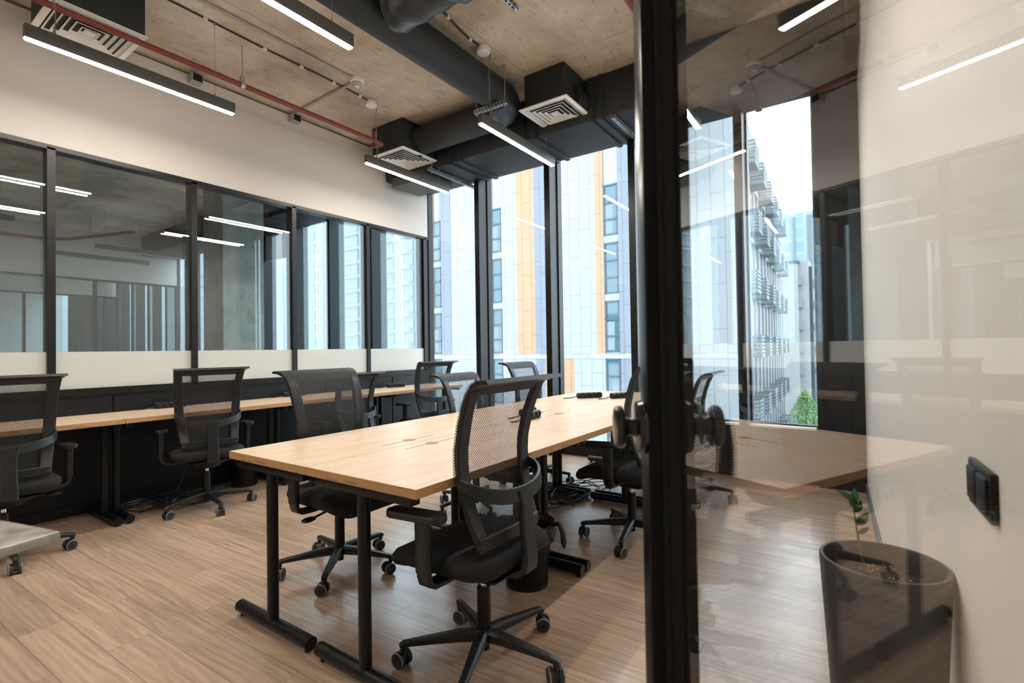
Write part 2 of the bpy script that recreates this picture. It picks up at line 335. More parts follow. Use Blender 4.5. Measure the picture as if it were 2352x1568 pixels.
# left glazed partition ------------------------------------------------------
ZT, ZB, ZF = 2.76, .93, 1.23
def partition(x, th, y0, y1, n, detail, ids):
    nm = 'wall_left' if detail else 'wall_partition'
    o = empty_struct(nm if detail else nm, 'white upper wall and black base of the glazed partition' if detail else 'glazed partition of a further room', 'wall')
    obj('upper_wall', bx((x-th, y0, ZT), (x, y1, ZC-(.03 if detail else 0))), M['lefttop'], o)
    base = MB().box((x-th, y0, 0), (x, y1, ZB-.035))
    if detail:
        k = y0
        while k < y1: base.box((x, k+.006, .09), (x+.012, min(y1, k+.96)-.006, ZB-.06)); k += .9625
        base.box((x, y0, 0), (x+.016, y1, .075))
    obj('base_panel', base, M['panel'], o)
    fr = MB()
    fr.box((x-th, y0, ZT-.035), (x+.012, y1, ZT)).box((x-th, y0, ZB-.035), (x+.012, y1, ZB+.02))
    ys = [1.084+.9648*i for i in range(-3, 5)] if detail else [y0+(y1-y0)*i/n for i in range(n+1)]
    for y in ys: fr.box((x-th, y-.024, ZB), (x+.012, y+.024, ZT-.02))
    obj('partition_frame', fr, M['bronze'], o)
    for i in range(len(ys)-1):
        g = obj('glass_pane', bx((x-.020, ys[i]+.02, ZB+.01), (x-.014, ys[i+1]-.02, ZT-.03)), M['glass'], o)
        if detail:
            obj('glass_pane', bx((x-.086, ys[i]+.02, ZB+.01), (x-.080, ys[i+1]-.02, ZT-.03)), M['glass'], o)
            obj('frosted_film', bx((x-.0135, ys[i]+.022, ZB+.012), (x-.012, ys[i+1]-.022, ZF)), M['film'], g)
partition(XW, .10, Y0, YW-.06, 8, True, 0)
for xx, n in ((-12.8, 5), (-16.4, 4)): partition(xx, .10, Y0, YW-.06, n, False, 0)
# window wall ------------------------------------------------------------------
mull = [-4.93, -3.895, -2.875, -1.875, -.87]
ZWT = 3.42
def win(nm, x0, x1, z0, z1, lab):
    o = empty_struct(nm, lab, 'window')
    f = MB(); t = .03
    f.box((x0, YW-.04, z0), (x1, YW+.05, z0+t)).box((x0, YW-.04, z1-t), (x1, YW+.05, z1)).box((x0, YW-.04, z0+t), (x0+.02, YW+.05, z1-t)).box((x1-.02, YW-.04, z0+t), (x1, YW+.05, z1-t))
    obj('window_frame', f, M['black'], o)
    obj('pane', bx((x0+.018, YW-.004, z0+t-.002), (x1-.018, YW+.004, z1-t+.002)), M['wglass'], o)
    return o
XE = -.315
bays = [(mull[0], mull[1], .10), (mull[1], mull[2], .10), (mull[2], mull[3], .10), (mull[3], mull[4], .47), (mull[4], XE, .47)]
wl_ = ['window bay in the corner beside the glazed partition', 'second window bay from the glazed partition', 'window bay between the two office ceiling vents', 'window bay partly behind the door post', 'narrow window bay beside the black end panel']
for i, (x0, x1, z0) in enumerate(bays): win('window_%d' % (i+1), x0+.03, x1-(.03 if i < 4 else -.025), z0, ZWT, wl_[i])
tr = MB()
for x in mull: tr.box((x-.036, YW-.20, 0), (x+.036, YW+.06, ZC))
tr.box((mull[0], YW-.05, ZWT), (.3, YW+.10, ZC)).box((mull[0], YW-.06, 0), (mull[3], YW+.06, .10))
struct(obj('trim_1', tr, M['black']), 'black mullions and head of the window wall', 'trim')
tr = MB(); tr.box((mull[3], YW-.10, 0), (XE+.02, YW+.06, .47)).box((XE+.02, YW-.14, 0), (.3, YW+.06, ZC))
tr.box((XE+.10, YW-.155, .1), (XE+.24, YW-.14, 1.05)).box((XE+.012, YW-.15, .0), (XE+.05, YW-.14, ZC))
struct(obj('trim_2', tr, M['panel']), 'black spandrel and end panel of the window wall', 'trim')
tr = MB(); tr.box((mull[3]+.04, YW-.11, .47), (XE, YW-.02, .488))
struct(obj('trim_3', tr, M['white']), 'white sill of the right window bays', 'trim')
# windows of the rooms beyond the partition
k = 0; x = -5.9; tr = MB(); tr.box((XL, YW-.06, ZWT-.0), (-4.93, YW+.10, ZC)).box((XL, YW-.06, 0), (-4.93, YW+.06, .10))
xs = [-4.93]
while x > XL+.6: xs.append(x); x -= 1.01
for x in xs[1:]: tr.box((x-.04, YW-.22, 0), (x+.04, YW+.06, ZC))
struct(obj('trim_4', tr, M['black']), 'black mullions of the neighbouring rooms', 'trim')
struct(obj('window_6', bx((XL, YW-.004, .1), (-4.97, YW+.004, ZWT)), M['wglass']), 'window glass of the rooms beyond the partition', 'window')
# column, blind and ceiling services in the next room
struct(obj('column', bx((-7.02, 3.06, 0), (-6.5, 3.58, ZC)), M['column']), 'pitted concrete column in the next room', 'column')
t = thing('roller_blind', 'pale roller blind half lowered behind the partition glass', 'blind', (-8.62, YW-.13, 0))
obj('blind_cloth', bx((-.44, -.004, 2.88), (.44, .004, 3.38)), M['blind'], t); obj('bottom_bar', MB().tube([(-.44, 0, 2.875), (.44, 0, 2.875)], .012), M['white'], t)
obj('roller', MB().tube([(-.46, 0, 3.40), (.46, 0, 3.40)], .025), M['white'], t)
# ================================================================ GLASS DOOR
TH = .56095635; nx = Vector((math.cos(TH), math.sin(TH), 0)); ea = Vector((-nx.y, nx.x, 0)); DD = .18932553
DM = Matrix(((ea.x, nx.x, 0, nx.x*DD), (ea.y, nx.y, 0, nx.y*DD), (0, 0, 1, 0), (0, 0, 0, 1)))   # local: x along the leaf, y away from camera
door = empty_struct('door_1', 'open glass door in a black frame with round knobs', 'door'); door.matrix_world = DM
A0, A1 = -.10, .7277
f = MB()
f.box((A1, -.030, .012), (A1+.048, .037, 2.40), 0, .003).box((A1-.006, -.012, .012), (A1+.002, -.005, 2.40)).box((A1-.008, .018, .012), (A1+.002, .024, 2.40))
f.box((A0-.05, -.030, .012), (A0, .037, 2.40), 0, .003).box((A0, -.030, .012), (A1, .037, .09)).box((A0, -.030, 2.34), (A1, .037, 2.40))
obj('door_frame', f, plain('satin_black_aluminium', (.0024, .0028, .0033), .28, spec=.25), door)
obj('door_glass', bx((A0-.01, -.003, .08), (A1+.005, .003, 2.35)), M['dglass'], door)
h = MB(); zc = 1.082
for s, y0 in ((-1, -.030), (1, .037)):
    rings = []
    prof = [(.034, 0), (.036, .004), (.034, .011), (.014, .013), (.012, .016), (.0115, .024), (.014, .028), (.025, .030), (.028, .033), (.028, .040), (.026, .043), (.02, .044)]
    for r, d in prof: rings.append([(A1+.024+r*math.cos(2*PI*j/24)*.9, y0+s*d, zc+r*math.sin(2*PI*j/24)*1.12) for j in range(24)])
    h.loft(rings)
obj('door_knob', h, plain('gloss_black', (.012, .013, .015), .16), door)
struct(obj('trim_5', bx((.17, -.10, 0), (.26, .0, 2.5)), M['black']), 'black jamb post of the glass door', 'trim')
# ================================================================ CEILING SERVICES
def diffuser(cx_, cy_, s, zb, boxh, lab, boxsize=.50):
    t = thing('ceiling_vent', lab, 'vent', (cx_, cy_, zb), 0, 'ceiling vents')
    obj('plenum_box', bx((-boxsize/2, -boxsize/2, .016), (boxsize/2, min(boxsize/2, 4.236-cy_), boxh), .006), M['duct'], t)
    fr = MB(); a = s/2
    def ring(o, i, zo, zi):
        fr.loft([[(o, o, zo), (-o, o, zo), (-o, -o, zo), (o, -o, zo)], [(i, i, zi), (-i, i, zi), (-i, -i, zi), (i, -i, zi)]], 0, False)
    ring(a, a, .014, .004); ring(a, a-.035, .004, 0.); ring(a-.035, a-.042, 0, .012)
    obj('vent_frame', fr, M['white'], t, smooth=0)
    fr = MB(); o = a-.046
    for k in range(6):
        ring(o, o-.034, .002, .030); ring(o, o-.004, .002, -.001); o -= .040
        if o < .03: break
    fr.box((-.03, -.03, .0), (.03, .03, .006))
    obj('vent_louvre', fr, M['white'], t, smooth=0)
    obj('vent_throat', bx((-a+.04, -a+.04, .034), (a-.04, a-.04, .040)), M['dark'], t)
    return t
diffuser(-4.255, 4.005, .56, 3.385, .343, 'square white louvred vent under the black box by the partition end')
diffuser(-2.295, 4.075, .50, 3.395, .333, 'square white louvred vent with its black box clear of the pendant lamps', .42)
diffuser(-4.38, 1.175, .52, 3.45, .278, 'square white louvred vent behind the red pipe near the camera')
def arc(c, r, a0, a1, n, ax=('x', 'y')):
    return [Vector(c)+Vector((r*math.cos(a), r*math.sin(a), 0)) for a in [a0+(a1-a0)*i/n for i in range(n+1)]]
# round duct: runs towards the windows then elbows left into the plenum box
Rd = .145; xd, zd, yd = -2.70, 3.545, 4.015
path = [(xd, -1.5, zd), (xd, 1, zd), (xd, 2.4, zd), (xd, yd-.30, zd)]
el = [(xd-.30+.30*math.cos(a), yd-.30+.30*math.sin(a), zd) for a in [PI/2*i/8 for i in range(1, 9)]]
t = thing('round_duct', 'black insulated round duct turning left in an elbow below the slab', 'duct')
obj('duct_run', MB().tube(path, Rd, 32), M['duct'], t)
d = MB().tube(el and [(xd, yd-.32, zd)]+el, [Rd*(1.03+.025*(i % 2)) for i in range(9)], 32); obj('elbow', d, M['flex'], t)
obj('branch_run', MB().tube([(xd-.28, yd, zd-.0), (-4.03, yd, zd)], Rd*.98, 32), M['duct'], t)
obj('collar', MB().tube([(-3.99, yd, zd), (-4.028, yd, zd)], Rd*1.12, 32), M['duct'], t)
t = thing('flexible_duct', 'lumpy black foil duct crossing at the top edge above the long table', 'duct', (-2.1, 2.28, 3.50))
pp = [(-.42+.06*i, .0+.02*math.sin(i*1.3), .02*math.cos(i*.9)) for i in range(15)]
obj('foil_sleeve', MB().tube(pp, [.16*(1+.07*math.sin(i*2.1)) for i in range(15)], 28), M['flex'], t)
obj('tie_band', MB().tube([(.18, 0, 0), (.20, 0, 0)], .175, 28), M['cable'], t)
# rectangular duct along the windows
t = thing('rectangular_duct', 'long black rectangular duct running along the head of the windows', 'duct', (0, 4.60, 3.525))
d = MB(); d.box((-4.86, -.35, -.205), (-.05, .35, .2), 0, .03)
obj('duct_body', d, M['duct'], t)
for x in (-3.78, -3.64, -2.78, -2.64, -2.02, -1.92, -1.36, -1.24, -.7):
    obj('seam_band', bx((x-.028, -.366, -.224), (x+.028, .366, .19), .012), M['duct'], t)
obj('end_flange', bx((-4.72, -.37, -.30), (-4.15, .10, -.19), .004), M['lampbody'], t, label='dark hanging plate at the partition end of the duct')
t2 = thing('rectangular_duct', 'black rectangular duct at the window head of the next room', 'duct', (0, 4.60, 3.525))
obj('duct_body', bx((-12.6, -.35, -.205), (-5.0, .35, .2), .03), M['duct'], t2)
for x in (-6.0, -7.6, -9.2): obj('seam_band', bx((x-.045, -.362, -.217), (x+.045, .362, .19), .012), M['duct'], t2)
obj('stub_pipe', MB().tube([(-2.12, -.35, -.03), (-2.12, -.55, -.03)], .10, 24), M['duct'], t)
def strut(cx_, cy_, zs, ln, ax, rods, lab):
    t = thing('strut_hanger', lab, 'hanger', (cx_, cy_, zs), 0 if ax == 'x' else PI/2, 'strut hangers')
    c = MB(); hw = .018
    c.box((-ln/2, -hw, 0), (ln/2, hw, .004)).box((-ln/2, -hw, 0), (ln/2, -hw+.003, .034)).box((-ln/2, hw-.003, 0), (ln/2, hw, .034))
    x = -ln/2+.03
    while x < ln/2-.02:
        c.box((x-.011, -.007, -.0006), (x+.011, .007, .0005), 1); c.box((x-.011, -hw-.0006, .012), (x+.011, -hw+.001, .022), 1); c.box((x-.011, hw-.001, .012), (x+.011, hw+.0006, .022), 1); x += .036
    obj('channel', c, [M['galv'], M['dark']], t, smooth=0)
    for x in rods: obj('threaded_rod', MB().tube([(x, 0, -.025), (x, 0, ZC-zs)], .004, 8).tube([(x, 0, -.010), (x, 0, 0)], .009, 6).tube([(x, 0, ZC-zs-.012), (x, 0, ZC-zs-.001)], .014, 8), M['galv'], t)
strut(xd, 3.60, 3.375, .36, 'x', (-.16, .16), 'galvanised channel hanging under the round duct elbow')
strut(-4.03, 4.62, 3.272, .92, 'y', (-.40, .42), 'galvanised channel under the window duct near the partition vent')
strut(-1.79, 4.62, 3.272, .78, 'y', (-.30, .36), 'galvanised channel under the window duct close to the door post')
strut(-1.789, 2.50, 3.40, .36, 'y', (-.15, .15), 'short galvanised channel at the top edge beside the foil duct')
strut(-.55, 2.2, 3.33, .80, 'x', (-.36, .36), 'galvanised channel seen through the glass door below the slab')
# red sprinkler pipe
t = thing('sprinkler_pipe', 'red sprinkler pipe running beside the white upper wall', 'pipe')
obj('pipe_run', MB().tube([(-4.12, -2.2, 3.40), (-4.12, 1, 3.40), (-4.12, 3.50, 3.40), (-4.125, 3.56, 3.405), (-4.17, 3.60, 3.42), (-4.3, 3.61, 3.43)], .021, 16), M['red'], t)
obj('elbow_fitting', MB().tube([(-4.12, 3.47, 3.41), (-4.12, 3.47, 3.50)], .018, 12), M['red'], t)
for yy in (2.10, -.3):
    obj('pipe_clamp', MB().tube([(-4.12, yy-.016, 3.40), (-4.12, yy+.016, 3.40)], .026, 16).box((-4.137, yy-.014, 3.41), (-4.103, yy+.014, 3.47)).tube([(-4.12, yy, 3.47), (-4.12, yy, ZC-.002)], .005, 8), M['galv'], t)
t = thing('sprinkler_branch', 'short red pipe at the top edge beside the door post', 'pipe')
obj('pipe_run', MB().tube([(-1.19, 1.5, 3.46), (-1.19, 3.27, 3.46)], .022, 16), M['red'], t); obj('drop', MB().tube([(-1.19, 3.25, 3.46), (-1.19, 3.25, 3.40)], .012, 12), M['galv'], t)
obj('pipe_clamp', MB().tube([(-1.19, 2.28, 3.46), (-1.19, 2.31, 3.46)], .028, 12).tube([(-1.19, 2.295, 3.48), (-1.19, 2.295, ZC-.002)], .005, 8), M['galv'], t)
t = thing('sprinkler_pipe', 'red pipe with a bend in the room beyond the partition', 'pipe')
obj('pipe_run', MB().tube([(-12.2, -2, 3.35), (-12.2, 2.6, 3.35), (-11.9, 2.9, 3.35), (-10.4, 3.4, 3.35)], .03, 12), M['red'], t)
obj('pipe_clamp', MB().tube([(-11.4, 3.07, 3.36), (-11.4, 3.07, ZC-.002)], .012, 8), M['galv'], t)
# wall boxes, conduits, smoke detector, roses
for yy, lab in ((2.05, 'grey metal box at the wall head behind the red pipe, nearer the camera'), (3.01, 'grey metal box at the wall head where the conduit ends'), (4.06, 'grey metal box at the wall head beside the partition vent')):
    t = thing('junction_box', lab, 'box', (XW+.045, yy, 3.655), 0, 'boxes along the wall head')
    obj('box_body', bx((-.044, -.045, -.035), (.045, .045, .04), .004), M['grey'], t); obj('cover', bx((.045, -.038, -.028), (.050, .038, .034), .002), M['dark'], t)
def cabl(name, pts, r, mat, lab, cat, clips=()):
    t = thing(name, lab, cat); obj('run', MB().tube(pts, r, 8), mat, t)
    for c in clips: obj('clip', bx((c[0]-.012, c[1]-.016, ZC-.024), (c[0]+.012, c[1]+.016, ZC-.001), .003), M['clip'], t)
cy_ = [.35, .82, 1.30, 1.76, 2.22, 2.55, 2.88, 3.18]
cabl('ceiling_cable', [(-3.99+.006*math.sin(y*5), y, ZC-.010) for y in [-1+.2*i for i in range(21)]]+[(-3.995, 3.2, ZC-.012), (-4.0, 3.28, ZC-.015)], .007, M['cable'], 'black cable clipped to the slab towards the rose by the partition', 'cable', [(-3.99, y) for y in cy_])
cabl('ceiling_cable', [(-2.46, 2.3, ZC-.01), (-2.49, 2.6, ZC-.01), (-2.50, 2.80, ZC-.012), (-2.53, 2.98, ZC-.012), (-2.545, 3.12, ZC-.012), (-2.535, 3.23, ZC-.015)], .008, M['cable'], 'short black cable on the slab beside the round duct', 'cable', [(-2.502, 2.82), (-2.547, 3.13)])
cabl('conduit', [(-3.80, -1, ZC-.014), (-3.80, 1.5, ZC-.014), (-3.785, 2.93, ZC-.014)], .014, M['conduit'], 'pale conduit running along the slab to the smoke detector', 'conduit')
cabl('conduit', [(-3.84, 2.985, ZC-.014), (-4.80, 3.0, ZC-.014)], .014, M['conduit'], 'pale conduit from the smoke detector across to the wall box', 'conduit')
t = thing('smoke_detector', 'white slotted smoke detector where two conduits meet', 'detector', (-3.785, 2.985, ZC))
obj('detector_base', MB().lathe([(.062, -.001), (.066, -.02), (.062, -.03), (.05, -.036)]), M['white'], t)
obj('detector_head', MB().lathe([(.05, -.036), (.044, -.055), (.03, -.068), (.012, -.074)]), M['white'], t)
obj('slot_ring', MB().lathe([(.0495, -.040), (.0485, -.043)], cap=False).lathe([(.0475, -.047), (.0455, -.051)], cap=False).lathe([(.041, -.059), (.037, -.0625)], cap=False).lathe([(.031, -.0685), (.026, -.0705)], cap=False), M['dark'], t)
for x, y, lab in ((-4.005, 3.33, 'white ceiling rose above the lamp by the partition vent'), (-2.535, 3.29, 'white ceiling rose beside the round duct')):
    t = thing('ceiling_rose', lab, 'ceiling rose', (x, y, ZC), 0, 'ceiling roses')
    obj('rose_body', MB().lathe([(.050, -.001), (.056, -.012), (.056, -.05), (.050, -.056)]), M['white'], t)
# pendant lamps
def pendant(x, y0, ln, lab, lit=True, cordend=0, zb=3.07, hook=ZC):
    t = thing('pendant_lamp', lab, 'lamp', (x, y0, zb), 0, 'linear pendant lamps')
    hw, hh = .024, .082
    p = MB(); p.box((-hw, 0, .006), (hw, ln, hh), 0, .002).box((-hw, 0, 0), (-hw+.004, ln, .006)).box((hw-.004, 0, 0), (hw, ln, .006))
    obj('lamp_housing', p, M['lampbody'], t)
    obj('diffuser', bx((-hw+.0045, .006, -.006), (hw-.0045, ln-.006, .0055), .002), M['lamp'] if lit else M['off'], t)
    for yy in (.14, ln-.02 if False else ln-.14):
        obj('suspension_wire', MB().tube([(0, yy, hh), (0, yy, (ZC if yy < ln/2 else hook)-zb)], .0014, 6).tube([(0, yy, hh), (0, yy, hh+.03)], .005, 8).tube([(0, yy, (ZC if yy < ln/2 else hook)-zb-.03), (0, yy, (ZC if yy < ln/2 else hook)-zb-.001)], .006, 8), M['wire'], t)
    if cordend is not None and lit:
        yy = .13 if cordend == 0 else ln-.16
        pts = [(.004+.010*math.sin(k*1.7), yy+.012*math.sin(k*.9), hh+.012+(ZC-zb-hh-.02)*k/9) for k in range(10)]
        obj('power_cord', MB().tube([(0, yy-.06, hh+.004), (0, yy-.02, hh+.006)]+pts, .003, 6), M['wire'] if cordend == 0 else M['cable'], t)
    return t
pendant(-3.985, .765, 1.20, 'lit linear pendant lamp below the red pipe, nearest the camera on the partition side')
pendant(-2.54, .765, 1.20, 'lit linear pendant lamp hanging beside the round duct at the top edge')
pendant(-3.985, 3.24, 1.20, 'lit linear pendant lamp in front of the partition end vent', hook=3.319)
pendant(-2.54, 3.24, 1.20, 'lit linear pendant lamp below the round duct elbow', hook=3.319)
pendant(-1.10, .765, 1.20, 'lit linear pendant lamp hidden above the near end of the long table')
pendant(-1.10, 3.24, 1.20, 'lit linear pendant lamp seen through the glass door', hook=3.319)
pendant(-3.985, -1.75, 1.20, 'added fill lamp, a lit linear pendant unseen behind the camera on the partition side')  # unseen lamp, added because the room needed more light
pendant(-2.54, -1.75, 1.20, 'added fill lamp, a lit linear pendant unseen behind the camera in the middle row')  # second unseen lamp of the row, also added to brighten the room
pendant(-10.9, 3.0, 1.5, 'unlit linear pendant lamp nearer the windows of the next room', False)
pendant(-11.6, 2.55, 1.5, 'unlit linear pendant lamp below the white wall of the next room', False, zb=2.98)
pendant(-9.6, .75, 1.0, 'unlit linear pendant lamp behind the first partition pane', False)
# ================================================================ DESKS
def desk(x0, x1, y0, y1, lab, group, gside=0, feet=True, cap=True):
    cx_ = (x0+x1)/2; w_, d_ = (x1-x0)/2-.0015, (y1-y0)/2-.0015
    t = thing('office_desk', lab, 'desk', (cx_, (y0+y1)/2, 0), 0, group)
    tp = MB(); z0, z1 = .718, .75
    tp.add([(-w_, -d_, z0), (w_, -d_, z0), (w_, d_, z0), (-w_, d_, z0), (-w_, -d_, z1), (w_, -d_, z1), (w_, d_, z1), (-w_, d_, z1)], [(4, 5, 6, 7), (3, 2, 1, 0)], 0)
    tp.add([(-w_, -d_, z0), (w_, -d_, z0), (w_, d_, z0), (-w_, d_, z0), (-w_, -d_, z1), (w_, -d_, z1), (w_, d_, z1), (-w_, d_, z1)], [(0, 1, 5, 4), (1, 2, 6, 5), (2, 3, 7, 6), (3, 0, 4, 7)], 1)
    obj('desktop', tp, [M['wood'], M['edge']], t, smooth=0)
    for s in (-1, 1):
        y = s*(d_-.034); l = MB()
        l.box((-w_+.04, y-.022, z0-.034), (w_-.04, y+.022, z0), 0, .002).tube([(0, y, .03), (0, y, z0-.034)], .0235, 16)
        l.tube([(-.275, y, .038), (.275, y, .038)], .027, 16)
        for x in (-.25, .25): l.tube([(x, y, 0), (x, y, .014)], .012, 10)
        obj('leg', l, M['black'], t)
    obj('beam', bx((-.03, -d_+.06, z0-.03), (.03, d_-.06, z0-.004)), M['black'], t)
    if gside:
        gx = gside*(w_-.077)
        g = MB().lathe([(.031, 0), (.031, .0008)], (gx, .0, z1), 24)
        obj('grommet', g, M['cap'], t, label='round wooden cable grommet, coloured darker for shade')  # same wood as the top, with its shade put into the colour
        obj('cable_slot', bx((gx-.0025, -.175, z1), (gx+.0025, .172, z1+.0005)), M['slot'], t)
    return t
ys = [1.15, 2.40, 3.65, 4.84]; nmn = ['nearest the camera', 'in the middle of the long table', 'at the window end of the long table']
for i in range(3):
    desk(-2.40, -1.795, ys[i], ys[i+1], 'birch topped desk on the partition side, '+nmn[i], 'desks forming the long table', 1)
    desk(-1.795, -1.185, ys[i], ys[i+1], 'birch topped desk on the door side, '+nmn[i], 'desks forming the long table', -1)
yl = [.09, 1.34, 2.59, 3.84, 4.98]; nml = ['behind the chair cut by the left edge', 'with the power strip behind the mesh chair', 'behind the chair facing into the long table', 'in the corner by the windows']
for i in range(4): desk(-4.86, -4.25, yl[i], yl[i+1], 'birch topped wall desk '+nml[i], 'desks along the partition')
# ================================================================ CHAIRS
CM = {}
def bprof(z):
    """backrest: distance behind the column and half width at height z"""
    P = [(.500, -.120, .188), (.53, -.110, .192), (.60, -.082, .202), (.68, -.060, .212), (.76, -.050, .219), (.85, -.054, .224), (.94, -.074, .228), (1.01, -.098, .232), (1.06, -.124, .236), (1.085, -.146, .240), (1.097, -.178, .246), (1.10, -.216, .252)]
    if z <= P[0][0]: return P[0][1], P[0][2]
    for a, b in zip(P, P[1:]):
        if z <= b[0]:
            k = (z-a[0])/(b[0]-a[0]); return a[1]+(b[1]-a[1])*k, a[2]+(b[2]-a[2])*k
    return P[-1][1], P[-1][2]
ZS = [.500, .515, .53, .56, .60, .64, .68, .72, .76, .80, .85, .90, .94, .98, 1.01, 1.04, 1.06, 1.075, 1.085, 1.092, 1.097, 1.099, 1.10]
def chair_meshes():
    # --- backrest frame
    f = MB()
    for s in (-1, 1):
        pts, secs = [], []
        for z in [q for q in ZS[1:] if q < 1.07]:
            y, hw = bprof(z); wdt = .029 if z < .95 else .027
            pts.append((s*(hw-wdt), y-.004-(.010 if z < .78 else .006), z)); secs.append((wdt, .012 if z < 1.06 else .008))
        f.sweep(pts, secs)
    # bottom bar with rounded corners
    y, hw = bprof(.52)
    f.sweep([(x, y-.012-.012*(1-(x/hw)**2), .522) for x in [hw*(-1+2*i/12)*.97 for i in range(13)]], (.027, .011), side=(0, 0, 1))
    # top band and lip
    zt = [1.045, 1.05, 1.055, 1.06, 1.075, 1.085, 1.092, 1.097, 1.0985, 1.10]
    nn = 17; fr_, bk = [], []
    for z in zt:
        y, hw = bprof(z); row = [hw*(-1+2*i/(nn-1)) for i in range(nn)]
        fr_.append([(x, y-.004+.010*(x/hw)**2*0, z) for x in row]); bk.append([(x, y-.014, z-(.013 if z > 1.08 else .004)) for x in row])
    vs = [p for r in fr_ for p in r]+[p for r in bk for p in r]; R, o = len(zt), len(zt)*nn; fs = []
    for i in range(R-1):
        for j in range(nn-1):
            a = i*nn+j; fs += [(a, a+1, a+nn+1, a+nn), (o+a+nn, o+a+nn+1, o+a+1, o+a)]
    for j in range(nn-1): fs += [(j, o+j, o+j+1, j+1), ((R-1)*nn+j, (R-1)*nn+j+1, o+(R-1)*nn+j+1, o+(R-1)*nn+j)]
    for i in range(R-1): fs += [(i*nn, (i+1)*nn, o+(i+1)*nn, o+i*nn), (i*nn+nn-1, o+i*nn+nn-1, o+(i+1)*nn+nn-1, (i+1)*nn+nn-1)]
    f.add(vs, fs)
    CM['backrest_frame'] = f.mesh('backrest_frame', M['plastic'])
    # --- net, stretched over the front of the frame and over the lip
    g = MB(); rows = []
    for z in ZS:
        y, hw = bprof(z); rows.append([(hw*(-1+2*i/20)*1.004, y+.004-.006*(1-abs(-1+2*i/20)**2) + (0 if z < 1.08 else .0), z+(.0015 if z > 1.08 else 0)) for i in range(21)])
    g.loft(rows, 0, False, False); CM['backrest_net'] = g.mesh('backrest_net', M['net'])
    # --- curved brace: an arc behind the net joined to a spine that runs under the seat
    a = MB(); n = 20; pts, secs, sd = [], [], []
    for i in range(n+1):
        t_ = -1+2*i/n; y, hw = bprof(.70); ang = t_*PI/2
        pts.append((math.sin(ang)*(hw+.004), y-.014-.125*abs(math.cos(ang))**.8, .738-.062*math.cos(ang))); secs.append((.019+.009*math.cos(ang), .007)); sd.append((0, .15, 1))
    a.sweep(pts, secs, side=sd)
    CM['lumbar_brace'] = a.mesh('lumbar_brace', M['plastic'])
    y, hw = -.092, 0; s = MB()
    sp = [(0, y-.108, .69), (0, y-.109, .64), (0, y-.110, .58), (0, y-.118, .50), (0, y-.124, .44), (0, y-.118, .405), (0, y-.085, .385), (0, y-.02, .378), (0, -.10, .378), (0, -.02, .38)]
    s.sweep(sp, [(.046, .010), (.036, .012), (.034, .013), (.036, .014), (.039, .014), (.041, .015), (.042, .015), (.042, .014), (.040, .013), (.034, .012)], side=(1, 0, 0))
    CM['spine'] = s.mesh('spine', M['plastic'])
    # --- seat cushion
    c = MB(); rings = []
    def zoff(x, y): return -.045*max(0, (y-.12)/.17)**2 + .010*(abs(x)/.24)**2
    for w_, d_, r, z in ((.17, .17, .08, .392), (.215, .215, .09, .396), (.236, .232, .09, .41), (.244, .240, .09, .432), (.242, .238, .09, .452), (.228, .225, .09, .468), (.19, .19, .09, .474), (.10, .10, .05, .475), (.02, .02, .01, .475)):
        rings.append([(x, y, z+zoff(x, y)) for x, y in rrect(w_, d_, r, 6, 0, .06)])
    c.loft(rings); CM['seat'] = c.mesh('seat', M['fabric'], 50)
    # --- mechanism, knob, levers
    m = MB(); m.loft([[(x, y, z) for x, y in rrect(w_, d_, .03, 4, 0, -.01)] for w_, d_, z in ((.05, .06, .325), (.07, .09, .335), (.085, .115, .36), (.15, .16, .392))])
    CM['mechanism'] = m.mesh('mechanism', M['arm'])
    kb = MB(); kb.lathe([(.020, .305), (.026, .308), (.027, .318), (.026, .342), (.02, .345)], (-.045, .13, 0), 18); CM['tension_knob'] = kb.mesh('tension_knob', M['arm'])
    lv = MB(); lv.tube([(.10, .04, .355), (.19, .05, .345)], .006, 8); lv.loft([[(.19+dx, .05+r*math.cos(q), .342+r*.5*math.sin(q)) for q in [2*PI*j/12 for j in range(12)]] for dx, r in ((0, .006), (.012, .02), (.045, .026), (.07, .018), (.078, .004))])
    CM['lever'] = lv.mesh('lever', M['arm'])
    # --- armrest: bracket under the seat, upright sleeve, pad
    ar = MB()
    ar.sweep([(.12, -.005, .385), (.20, -.005, .384), (.262, -.005, .388), (.284, -.005, .40), (.293, -.005, .425), (.294, -.005, .47)], [(.030, .011)]*5+[(.030, .012)], side=(0, 1, 0))
    ar.sweep([(.294, -.005, .44), (.295, -.005, .50), (.297, -.005, .625)], (.032, .016), side=(0, 1, 0))
    CM['armrest'] = ar.mesh('armrest', M['arm'])
    pd = MB(); rings = []
    for k, z in ((.82, .622), (.98, .627), (1., .636), (.97, .645), (.86, .649)):
        rings.append([(.294+x*k*(1.0 if y > -.05 else .93), .03+y*(.97+.03*k), z-(.010 if y > .09 else 0)) for x, y in rrect(.041, .125, .028, 5)])
    pd.loft(rings); CM['arm_pad'] = pd.mesh('arm_pad', M['arm'], 50)
    # mirrored copies
    for k in ('armrest', 'arm_pad'):
        q = MB(); me = CM[k]; q.v = [(-v.co.x, v.co.y, v.co.z) for v in me.vertices]; q.f = [tuple(reversed(p.vertices)) for p in me.polygons]; q.m = [0]*len(q.f)
        CM[k+'_m'] = q.mesh(k, M['arm'], 50)
    # --- gas lift
    gl = MB(); gl.lathe([(.020, .048), (.020, .075), (.027, .08), (.0265, .285), (.024, .288)], n=20); CM['gas_lift'] = gl.mesh('gas_lift', M['black'])
    gp = MB(); gp.lathe([(.014, .28), (.014, .345)], n=16); CM['piston'] = gp.mesh('piston', M['chrome'])
    hb = MB(); hb.lathe([(.030, .085), (.038, .095), (.040, .118), (.034, .128), (.027, .13)], n=20); CM['base_hub'] = hb.mesh('base_hub', M['plastic'])
